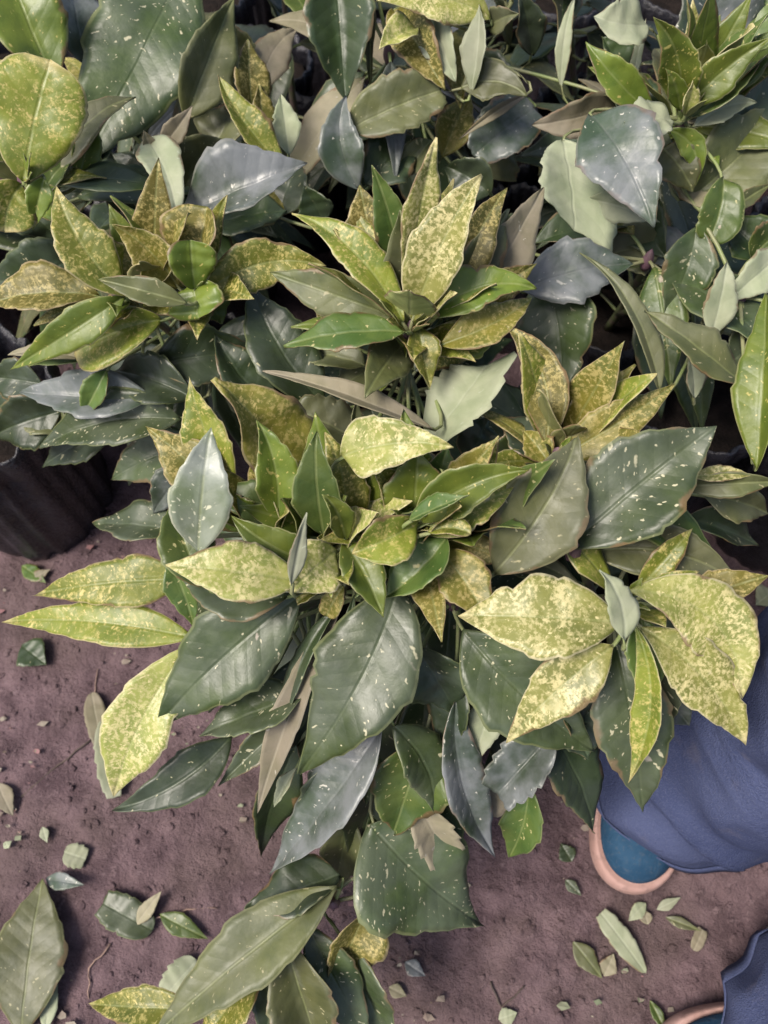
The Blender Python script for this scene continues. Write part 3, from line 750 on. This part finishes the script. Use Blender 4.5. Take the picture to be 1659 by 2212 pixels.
# ---- the next row, rising behind the upper edge
def rosette(pl, tip, n, kinds, L0=.12, elo=5, ehi=60):
    for i in range(n):
        a = i*2.4+random.uniform(-.3, .3); el = R(random.uniform(elo, ehi)); r = Vector((math.cos(a)*math.cos(el), math.sin(a)*math.cos(el), math.sin(el)))
        L = L0*random.uniform(.7, 1.15); b = tip+r*.012+Vector((0, 0, -.006)); pl.free_leaf(b, b+r*L, L*random.uniform(.15, .2), random.choice(kinds), arch=.012, pt=tip-Vector((0, 0, .02)))
BACKROW = []
for (x, y, z, kk, lab, bl) in ((230, -170, .43, 'GgMG', 'dark green plant rising behind the huge dotted leaf', 'black grow bag behind the huge dotted leaf'), (610, -60, .36, 'OgMu', 'olive plant in the gap behind the folded dark leaf', 'black grow bag in the gap behind the folded dark leaf'),
        (1010, -170, .42, 'YyBM', 'yellowish plant rising behind the crumpled yellow leaves', 'black grow bag behind the crumpled yellow leaves'), (1220, -80, .36, 'GgMO', 'dark plant between the crumpled yellow leaves and the fresh green rosette', 'black grow bag between the crumpled leaves and the fresh rosette'), (1620, -150, .43, 'MGyO', 'green plant rising behind the fresh green rosette', 'black grow bag behind the fresh green rosette')):
    t = P(x, y, z); p = Plant(lab, (t.x, t.y), [t], bl); rosette(p, t, 13, kk); fillers(p, 12, .17, .3, 'gggGO'); BACKROW.append(p)

# lesser young leaves tucked into the rosettes
for pl, pt, n, kk, L0 in ((A, P(728, 1165, .375), 9, 'YyMB', .085), (B, P(900, 1145, .38), 9, 'YyMB', .085), (D, P(1200, 985, .38), 6, 'BBY', .07), (E, P(886, 715, .395), 10, 'YOMy', .085),
        (F, P(255, 640, .38), 6, 'YBy', .075), (F, P(425, 625, .39), 6, 'YBy', .075), (H, P(52, 392, .40), 7, 'YyM', .08), (K, P(1475, 255, .40), 8, 'yMy', .08), (C, P(1352, 1300, .385), 4, 'YM', .06)):
    rosette(pl, pt, n, kk, L0)
for pl, pt, n, kk, L0 in ((A, P(700, 1190, .365), 9, 'YyPY', .086), (A, P(590, 1160, .36), 7, 'YyB', .09), (B, P(900, 1160, .37), 9, 'YyYM', .088), (B, P(1000, 1150, .37), 6, 'yMY', .09), (E, P(886, 715, .40), 7, 'PYyO', .10),
        (K, P(1475, 255, .40), 9, 'yyMP', .11), (F, P(330, 640, .38), 6, 'YyB', .09), (D, P(1200, 985, .37), 5, 'BY', .09), (J, P(900, 60, .41), 6, 'PBU', .09)):
    rosette(pl, pt, n, kk, L0, 48, 80)
# under-storey foliage that closes the gaps
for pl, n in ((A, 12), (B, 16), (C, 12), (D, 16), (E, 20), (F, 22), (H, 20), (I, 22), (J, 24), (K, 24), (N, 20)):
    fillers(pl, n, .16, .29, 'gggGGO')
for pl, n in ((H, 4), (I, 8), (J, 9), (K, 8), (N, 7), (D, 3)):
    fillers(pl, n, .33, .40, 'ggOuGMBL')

print('leaves', sum(p.n for p in (A, B, C, D, E, F, H, I, J, K, N, Q)))

# loose bags standing at the edges of the group
for (x, y), r_, h_, lab in ((xy(95, 1075, 0), .08, .20, 'black grow bag with pleated side at the edge of the soil'), (xy(-110, 1010, 0), .075, .20, 'black grow bag behind the pleated bag at the soil edge'),
        (xy(1660, 1110, 0), .075, .18, 'shiny black grow bag below the tall yellowish leaf'), (xy(1385, 800, .14), .075, .19, 'black grow bag with dry straw over its rim')):
    x, y = settle(x, y, r_); bag(x, y, lab, r_, h_)
# the rest of the block, bag against bag under the foliage
for j in range(7):
    for i in range(9):
        x = -.68+.17*i+(.085 if j % 2 else 0)+random.uniform(-.01, .01); y = .42+.15*j+random.uniform(-.01, .01)
        u, v, d = proj(Vector((x, y, .0)))
        if not inside(min(max(u, 5), 1650), max(v+60, 5)) or any((x-a)**2+(y-b)**2 < (r*1.08+.068)**2 for a, b, r in BAGS): continue
        bag(x, y, 'black grow bag standing in the shade under the dense leaves', .062, .15)
print('bags', len(BAGS), [(i, j) for i in range(len(BAGS)) for j in range(i) if math.hypot(BAGS[i][0]-BAGS[j][0], BAGS[i][1]-BAGS[j][1]) < BAGS[i][2]+BAGS[j][2]], [tuple(round(q, 2) for q in b) for b in BAGS[:22]])

# ------------------------------------------------------------------ fallen leaves
def fallen(label, bx, by, tx, ty, W, kind, z=.012, lift=.0, group=None, **kw):
    b, t = P(bx, by, z), P(tx, ty, z); b.z = gz(b.x, b.y)+.006; t.z = gz(t.x, t.y)+.006+lift
    dep = proj(b)[2]; o0 = Vector(((b.x+t.x)/2, (b.y+t.y)/2, 0)); c = (b+t)/2+Vector((0, 0, .10*(t-b).length))
    kw.setdefault('fold', random.uniform(.02, .2)); kw.setdefault('wave', .06)
    me = leaf_mesh(b-o0, c-o0, t-o0, W*dep/FPX/2, kind, tipcurl=0, seed=int(bx*3+ty), hint=Vector((0, 0, 1)), name='fallen_leaf', **kw)
    o = link('fallen_leaf', me); o.location = o0; tag(o, label, 'fallen leaf', 'fallen leaves on the soil'); return o
fallen('large olive fallen leaf with brown patches lying flat on the soil', 40,2240, 92,1898, 165,'O', k=1.1, peak=.5, lift=.004)
fallen('small bluish grey fallen leaf across the tip of the large olive one', 95,1898, 188,1912, 36,'L', lift=.012)
fallen('dark green fallen half leaf with a cut end and pale dots', 325,2010, 218,1950, 74,'G', k=1.0, cut=.8)
fallen('faint dark green fallen leaf beside the cut half leaf', 340,1975, 445,2030, 44,'M')
fallen('thin pale pinkish fallen leaf standing above the dark half leaf', 290,1998, 350,1925, 32,'u', k=1.2, lift=.01)
fallen('pale grey torn fallen leaf with a pointed corner', 420,2075, 355,2150, 66,'U', k=1.0, cut=.85, teeth=.09)
fallen('long pale fallen leaf with torn edge below the yellow leaf tip', 222,1545, 245,1722, 52,'U', k=.9, teeth=.09, cut=.9)
fallen('pale brown fallen scrap above the long torn leaf', 190,1490, 215,1610, 44,'u', k=1.1, cut=.85)
fallen('dark green fallen leaf under the lowest left yellow leaf', 40,1390, 95,1432, 70,'g')
fallen('small green fallen leaf close to the grow bag edge', 40,1215, 95,1255, 34,'M')
fallen('small yellowish fallen leaf by the grow bag edge', 60,1250, 105,1225, 26,'u')
fallen('cream coloured scrap of leaf with two lobes', 135,1840, 182,1855, 46,'U', k=.8, cut=.8, teeth=.09)
fallen('tiny cream leaf scrap alone on bare soil', 85,1785, 98,1820, 20,'U')
fallen('tiny pale leaf chip beside two dark clods', 5,1832, 22,1815, 16,'U')
fallen('narrow grey green fallen leaf half under the large olive one', 92,2230, 112,2090, 38,'U', k=1.0)
fallen('pale fallen leaf at the soil edge under the left fan', -10,1690, 20,1760, 44,'u', k=1.0)
fallen('long pale green fallen leaf with a cut blunt end', 1405,2105, 1300,1972, 46,'U', k=1.1, peak=.55, cut=.92)
fallen('dark green fallen leaf beside the long pale cut one', 1240,2035, 1305,2115, 44,'O', k=1.2)
fallen('tan fallen leaf tucked along the long pale cut one', 1310,2110, 1330,2060, 38,'u')
fallen('cream leaf scrap beneath the toe of the shoe', 1405,1950, 1365,1990, 30,'U', k=1.0)
fallen('pale pinkish leaf scrap next to the cream scrap by the shoe', 1408,1998, 1398,1960, 28,'u')
fallen('narrow pale leaf scrap pointing away from the shoe', 1430,1965, 1480,1938, 22,'U')
fallen('small pale yellow leaf triangle on bare soil', 1510,2055, 1530,2008, 26,'u', k=.9, cut=.8)
fallen('small green fallen leaf between the shoes', 1415,2165, 1450,2240, 24,'M')
fallen('greyish green fallen leaf on trampled soil', 1450,1982, 1525,2012, 22,'O')
fallen('tan chip of leaf under the big hanging dark leaf', 840,2135, 880,2155, 28,'u')
fallen('blue green scrap of leaf below the tip of the hanging leaf', 875,2080, 920,2110, 34,'L')
fallen('pale leaf scrap at the bottom edge of trampled soil', 1080,2205, 1120,2190, 34,'U', k=.9)
fallen('small dark fallen leaf under the right hanging leaves', 1240,1860, 1215,1820, 40,'g')
fallen('bluish fallen leaf on soil past the shoe', 1225,1900, 1260,1935, 24,'G')
fallen('round grey green fallen leaf on soil beyond the yellow rosette', 1670,1400, 1632,1430, 60,'L', rnd=True)
fallen('pale fallen leaf with a point on soil beyond the yellow rosette', 1680,1270, 1640,1300, 60,'U')
fallen('small white green scrap beside the yellow rosette', 1590,1340, 1580,1370, 30,'U')

# ------------------------------------------------------------------ twigs, straw, crumbs
def twig(label, pts, r, mat, name='twig', cat='twig'):
    ps = [P(x, y, .006) for x, y in pts]
    for p in ps: p.z = gz(p.x, p.y)+r*1.2
    fine = []
    for a, b in zip(ps, ps[1:]):
        for q in range(4): fine.append(a.lerp(b, q/4)+Vector((random.uniform(-1, 1), random.uniform(-1, 1), .3))*.0012)
    fine.append(ps[-1]); o0 = fine[0].copy()
    o = link(name, tube_mesh(name, [p-o0 for p in fine], [r*(1-.4*i/len(fine)) for i in range(len(fine))], mat, 5)); o.location = o0
    tag(o, label, cat, 'twigs on the soil')
twig('thin dark twig running across bare soil below the left fan', [(195, 1590), (120, 1650), (40, 1720)], .0011, M_TWIG)
twig('fine pale stalk standing out by the torn pale leaf', [(195, 1500), (205, 1440)], .0008, M_STRAW)
twig('curved pale stalk beside the dark half leaf', [(235, 2040), (190, 2090), (185, 2160)], .001, M_STRAW)
twig('thin stalk leading off from the pinkish leaf', [(320, 1990), (400, 1965), (465, 1962)], .001, M_STRAW)
twig('dark forked twig line in trampled soil', [(1060, 2120), (1085, 2180), (1135, 2130)], .0011, M_TWIG)
for i, (a, b, lab) in enumerate((((1365, 770), (1440, 785), 'dry straw stalk lying across the mouth of the black bag'), ((1395, 800), (1450, 790), 'short pink brown straw stalk over the black bag rim'), ((1390, 815), (1460, 800), 'pale straw stalk bent over the black bag side'), ((1400, 840), (1470, 812), 'lowest dry straw stalk hanging on the black bag'))):
    p, q = P(*a, .19), P(*b, .185); m = (p+q)/2+Vector((0, 0, .01)); o = link('straw', tube_mesh('straw', [p-p, m-p, q-p], [.0022, .0024, .0016], M_STRAW, 5)); o.location = p
    tag(o, lab, 'straw', 'dry straw on the bag')

def crumbs(name, n, smin, smax, mat, region, kind='stuff', label=None, cat=None):
    bm = bmesh.new(); bmesh.ops.create_icosphere(bm, subdivisions=1, radius=1); bm.verts.ensure_lookup_table()
    V0 = [v.co.copy() for v in bm.verts]; F0 = [tuple(v.index for v in f.verts) for f in bm.faces]; bm.free(); vs = []; fs = []
    for i in range(n):
        x = random.uniform(*region[0]); y = random.uniform(*region[1]); r = smin+(smax-smin)*random.random()**3
        a = random.uniform(0, 6); ca, sa = math.cos(a), math.sin(a); ex, ez = r*random.uniform(.8, 1.4), r*random.uniform(.35, .6); z = gz(x, y)+r*.2; st = len(vs)
        for v in V0:
            p, q = v.x*ex, v.y*r; j = r*.3
            vs.append((x+p*ca-q*sa+random.uniform(-j, j), y+p*sa+q*ca+random.uniform(-j, j), z+v.z*ez+random.uniform(-j, j)*.7))
        fs += [tuple(st+q for q in f) for f in F0]
    me = bpy.data.meshes.new(name); me.from_pydata(vs, [], fs); me.materials.append(mat)
    return tag(link(name, me), label, cat, kind=kind)
crumbs('soil_crumbs', 9000, .0006, .0044, M_SOIL, ((-.62, .62), (-.25, .65)), label='loose crumbs and clods of brown soil', cat='soil')
# ------------------------------------------------------------------ leaf litter chips
def litter():
    vs = []; fs = []
    for i in range(650):
        while True:
            x = random.uniform(-.6, .6); y = random.uniform(-.22, .6)
            if noise.noise(Vector((x*9, y*9, 3.3))) > random.uniform(-.25, .35): break
        r = .0008+.0035*random.random()**2; a0 = random.uniform(0, 6); z = gz(x, y)+.004
        st = len(vs); n = random.choice((4, 5, 6))
        for q in range(n):
            an = a0+q*math.tau/n; rr = r*random.uniform(.5, 1.2); vs.append((x+rr*1.5*math.cos(an), y+rr*math.sin(an), z+random.uniform(0, .003)))
        for q in range(n): vs.append((vs[st+q][0], vs[st+q][1], vs[st+q][2]-.0006))
        fs.append(tuple(range(st, st+n))); fs.append(tuple(range(st+2*n-1, st+n-1, -1)))
        for q in range(n): fs.append((st+q, st+n+q, st+n+(q+1) % n, st+(q+1) % n))
    me = bpy.data.meshes.new('leaf_litter'); me.from_pydata(vs, [], fs)
    for m in (plain('litter_green', (.10, .12, .07), (.2, .21, .14), 30, .8), plain('litter_pale', (.27, .24, .19), (.15, .11, .09), 30, .8), plain('litter_pink', (.27, .13, .13), (.2, .12, .12), 30, .8)): me.materials.append(m)
    pol = list(me.polygons); cur = 0
    for p in pol:
        if len(p.vertices) != 4 or p.normal.z > .5: cur = random.choice((0, 1, 1, 1, 2))
        p.material_index = cur
    tag(link('leaf_litter', me), 'small trodden chips of leaf scattered on the soil', 'litter', kind='stuff')
litter()

# ------------------------------------------------------------------ person beside the plants
def shoe(e, cx, cy, ang, nm='shoe'):
    out = [(-.135, .0), (-.128, .022), (-.10, .036), (-.05, .036), (0, .038), (.05, .047), (.09, .050), (.12, .040), (.137, .020), (.142, 0), (.137, -.02), (.12, -.037), (.09, -.044), (.05, -.042), (0, -.034), (-.05, -.034), (-.10, -.034), (-.128, -.02)]
    ca, sa = math.cos(ang), math.sin(ang); n = len(out)
    def ring(f, z): return [(cx+(x*(f*.5+.5)*.95)*ca-(y*f*.95)*sa, cy+(x*(f*.5+.5)*.95)*sa+(y*f*.95)*ca, z) for x, y in out]
    def loft(name, rings, mat, par):
        vs = [v for r in rings for v in r]; fs = []
        for q in range(len(rings)-1):
            for a in range(n): fs.append((q*n+a, q*n+(a+1) % n, q*n+n+(a+1) % n, q*n+n+a))
        fs.append(tuple(range(n))[::-1]); fs.append(tuple((len(rings)-1)*n+a for a in range(n)))
        me = bpy.data.meshes.new(name); me.from_pydata(vs, [], fs); smooth(me); me.materials.append(mat)
        o = link(name, me, par); md = o.modifiers.new('sub', 'SUBSURF'); md.levels = md.render_levels = 2; return o
    g0 = .002
    s = loft('shoe', [ring(.90, g0+.026), ring(.90, g0+.034), ring(.82, g0+.046), ring(.62, g0+.056), ring(.3, g0+.062)], M_TEAL, e)
    loft('sole', [ring(.97, g0), ring(1.03, g0+.006), ring(1.04, g0+.018), ring(1.0, g0+.028), ring(.93, g0+.0285), ring(.86, g0+.026)], M_SOLE, s)
    # strap over the instep and a row of stitches round the rim
    st = []
    for q in range(9):
        t = -1+q/4; st.append(Vector((cx+.035*ca-(t*.043)*sa, cy+.035*sa+(t*.043)*ca, g0+.030+.043*(1-t*t))))
    link('strap', tube_mesh('strap', st, [.008]*9, M_TEAL, 8), s)
    return s
F1 = P(1508, 1650, .06); F2 = P(1830, 2265, .06)
pe = empty('person', (0, 0, 0)); tag(pe, 'person in loose blue jeans and teal shoes with tan soles standing by the plants', 'person')
s1 = P(1382, 1628, .02); s2 = P(1725, 2250, .02)
shoe(pe, s1.x, s1.y, R(258)); shoe(pe, s2.x, s2.y, R(190))
def skinned(name, verts, edges, radii, mat, par, lev=2, root=0):
    me = bpy.data.meshes.new(name); me.from_pydata([tuple(v) for v in verts], edges, [])
    o = link(name, me, par); o.modifiers.new('skin', 'SKIN')
    lay = me.skin_vertices[0].data if len(me.skin_vertices) else None
    if lay is None:
        bpy.context.view_layer.objects.active = o; bpy.ops.mesh.customdata_skin_add(); lay = me.skin_vertices[0].data
    for i, r in enumerate(radii): lay[i].radius = r if isinstance(r, tuple) else (r, r); lay[i].use_root = (i == root)
    o.modifiers['skin'].use_smooth_shade = True
    md = o.modifiers.new('sub', 'SUBSURF'); md.levels = md.render_levels = lev; me.materials.append(mat); return o
hip = Vector(((F1.x+F2.x)/2+.08, (F1.y+F2.y)/2, .92))
K1 = Vector((F1.x+.03, F1.y, .48)); K2 = Vector((F2.x+.03, F2.y, .48))
H1 = hip+Vector((0, .09, -.06)); H2 = hip+Vector((0, -.09, -.06))
# trousers: two draped, wrinkled tubes joined at the hip
def trouser(name, legs, waist):
    vs = []; fs = []; seg = 72
    for f, kn, hp in legs:
        st = len(vs); rows = 90
        for q in range(rows+1):
            t = q/rows; z = .035+(hp.z-.035)*t
            c = Vector((f.x, f.y, .035)).lerp(kn, min(1, t*2)) if t < .5 else kn.lerp(hp, (t-.5)*2)
            r = .088+(.080-.088)*min(1, t*3) if t < .33 else .080+(.098-.080)*(t-.33)/.67
            for a in range(seg):
                an = a*math.tau/seg
                rid = 1-2*abs(noise.noise(Vector((math.cos(an)*1.3+f.y*7, math.sin(an)*1.3, z*(13 if z < .3 else 6)+math.sin(an+1)*1.2))))
                wr = .009*rid*(1.25-t)+.006*noise.noise(Vector((math.cos(an)*1.5, math.sin(an)*1.5, z*16+f.x*20)))*(1.6-t)+.006*math.sin(z*70+3*math.sin(an+f.y*9))*max(0, .5-t)
                el = 1.12 if t < .3 else 1.0
                vs.append((c.x+(r+wr)*math.cos(an)*el, c.y+(r+wr)*math.sin(an), z+(.007*math.sin(an*2)+.003*math.sin(an*5+1))*max(0, 1-q/6)))
        for q in range(rows):
            for a in range(seg): fs.append((st+q*seg+a, st+q*seg+(a+1) % seg, st+q*seg+seg+(a+1) % seg, st+q*seg+seg+a))
    st = len(vs)
    for zz, rx, ry in ((-.14, .09, .17), (-.08, .115, .185), (0, .12, .185), (.08, .11, .17), (.12, .105, .16)):
        for a in range(seg): an = a*math.tau/seg; vs.append((waist.x+rx*math.cos(an), waist.y+ry*math.sin(an), waist.z+zz))
    for q in range(4):
        for a in range(seg): fs.append((st+q*seg+a, st+q*seg+(a+1) % seg, st+q*seg+seg+(a+1) % seg, st+q*seg+seg+a))
    me = bpy.data.meshes.new(name); me.from_pydata(vs, [], fs); smooth(me); me.materials.append(M_JEAN); return link(name, me, pe)
jn = trouser('jeans', ((F1, K1, H1), (F2, K2, H2)), hip)
me_ = jn.data                                   # stitched hem bands, 18 mm up from each cuff
for base in (0, 91*72):
    vs = []; fs = []
    for q in (0, 1, 2):
        for a in range(72):
            v = me_.vertices[base+q*72+a].co; c = (F1 if base == 0 else F2); d = Vector((v.x-c.x, v.y-c.y, 0)).normalized(); vs.append(tuple(v+d*.0022))
    for q in range(2):
        for a in range(72): fs.append((q*72+a, q*72+(a+1) % 72, q*72+72+(a+1) % 72, q*72+72+a))
    hm = bpy.data.meshes.new('hem'); hm.from_pydata(vs, [], fs); smooth(hm); hm.materials.append(M_JEAN); ho = link('hem', hm, jn); sm = ho.modifiers.new('solid', 'SOLIDIFY'); sm.thickness = .0015
# the body, one continuous surface; out of the picture above the thighs
up = lambda x, y, z: hip+Vector((x, y, z))
bv = [up(0, 0, 0), up(0, 0, .18), up(0, 0, .40), up(-.01, 0, .54), up(-.03, 0, .62), up(-.045, 0, .72), up(-.05, 0, .80),
      up(0, .17, .48), up(.07, .25, .24), up(.0, .20, .08), up(-.03, .13, -.03), up(0, -.17, .48), up(.07, -.25, .24), up(.0, -.20, .08), up(-.03, -.13, -.03),
      H1, K1, Vector((F1.x, F1.y, .07)), H2, K2, Vector((F2.x, F2.y, .07))]
be = [(0, 1), (1, 2), (2, 3), (3, 4), (4, 5), (5, 6), (2, 7), (7, 8), (8, 9), (9, 10), (2, 11), (11, 12), (12, 13), (13, 14), (0, 15), (15, 16), (16, 17), (0, 18), (18, 19), (19, 20)]
br = [.09, .09, .10, .055, .05, .085, .07, .05, .042, .032, .036, .05, .042, .032, .036, .07, .05, .04, .07, .05, .04]
skinned('body', bv, be, br, M_SKIN, pe)
skinned('shirt', [up(0, 0, .04), up(0, 0, .25), up(0, 0, .42), up(-.01, 0, .50), up(0, .18, .47), up(.04, .22, .34), up(0, -.18, .47), up(.04, -.22, .34)], [(0, 1), (1, 2), (2, 3), (2, 4), (4, 5), (2, 6), (6, 7)], [(.20, .19), (.16, .15), (.14, .13), .075, .07, .065, .07, .065], M_SHIRT, pe)
skinned('hair', [up(-.03, 0, .74), up(-.035, 0, .80), up(-.01, 0, .70)], [(0, 1), (0, 2)], [.093, .08, .08], M_HAIR, pe)
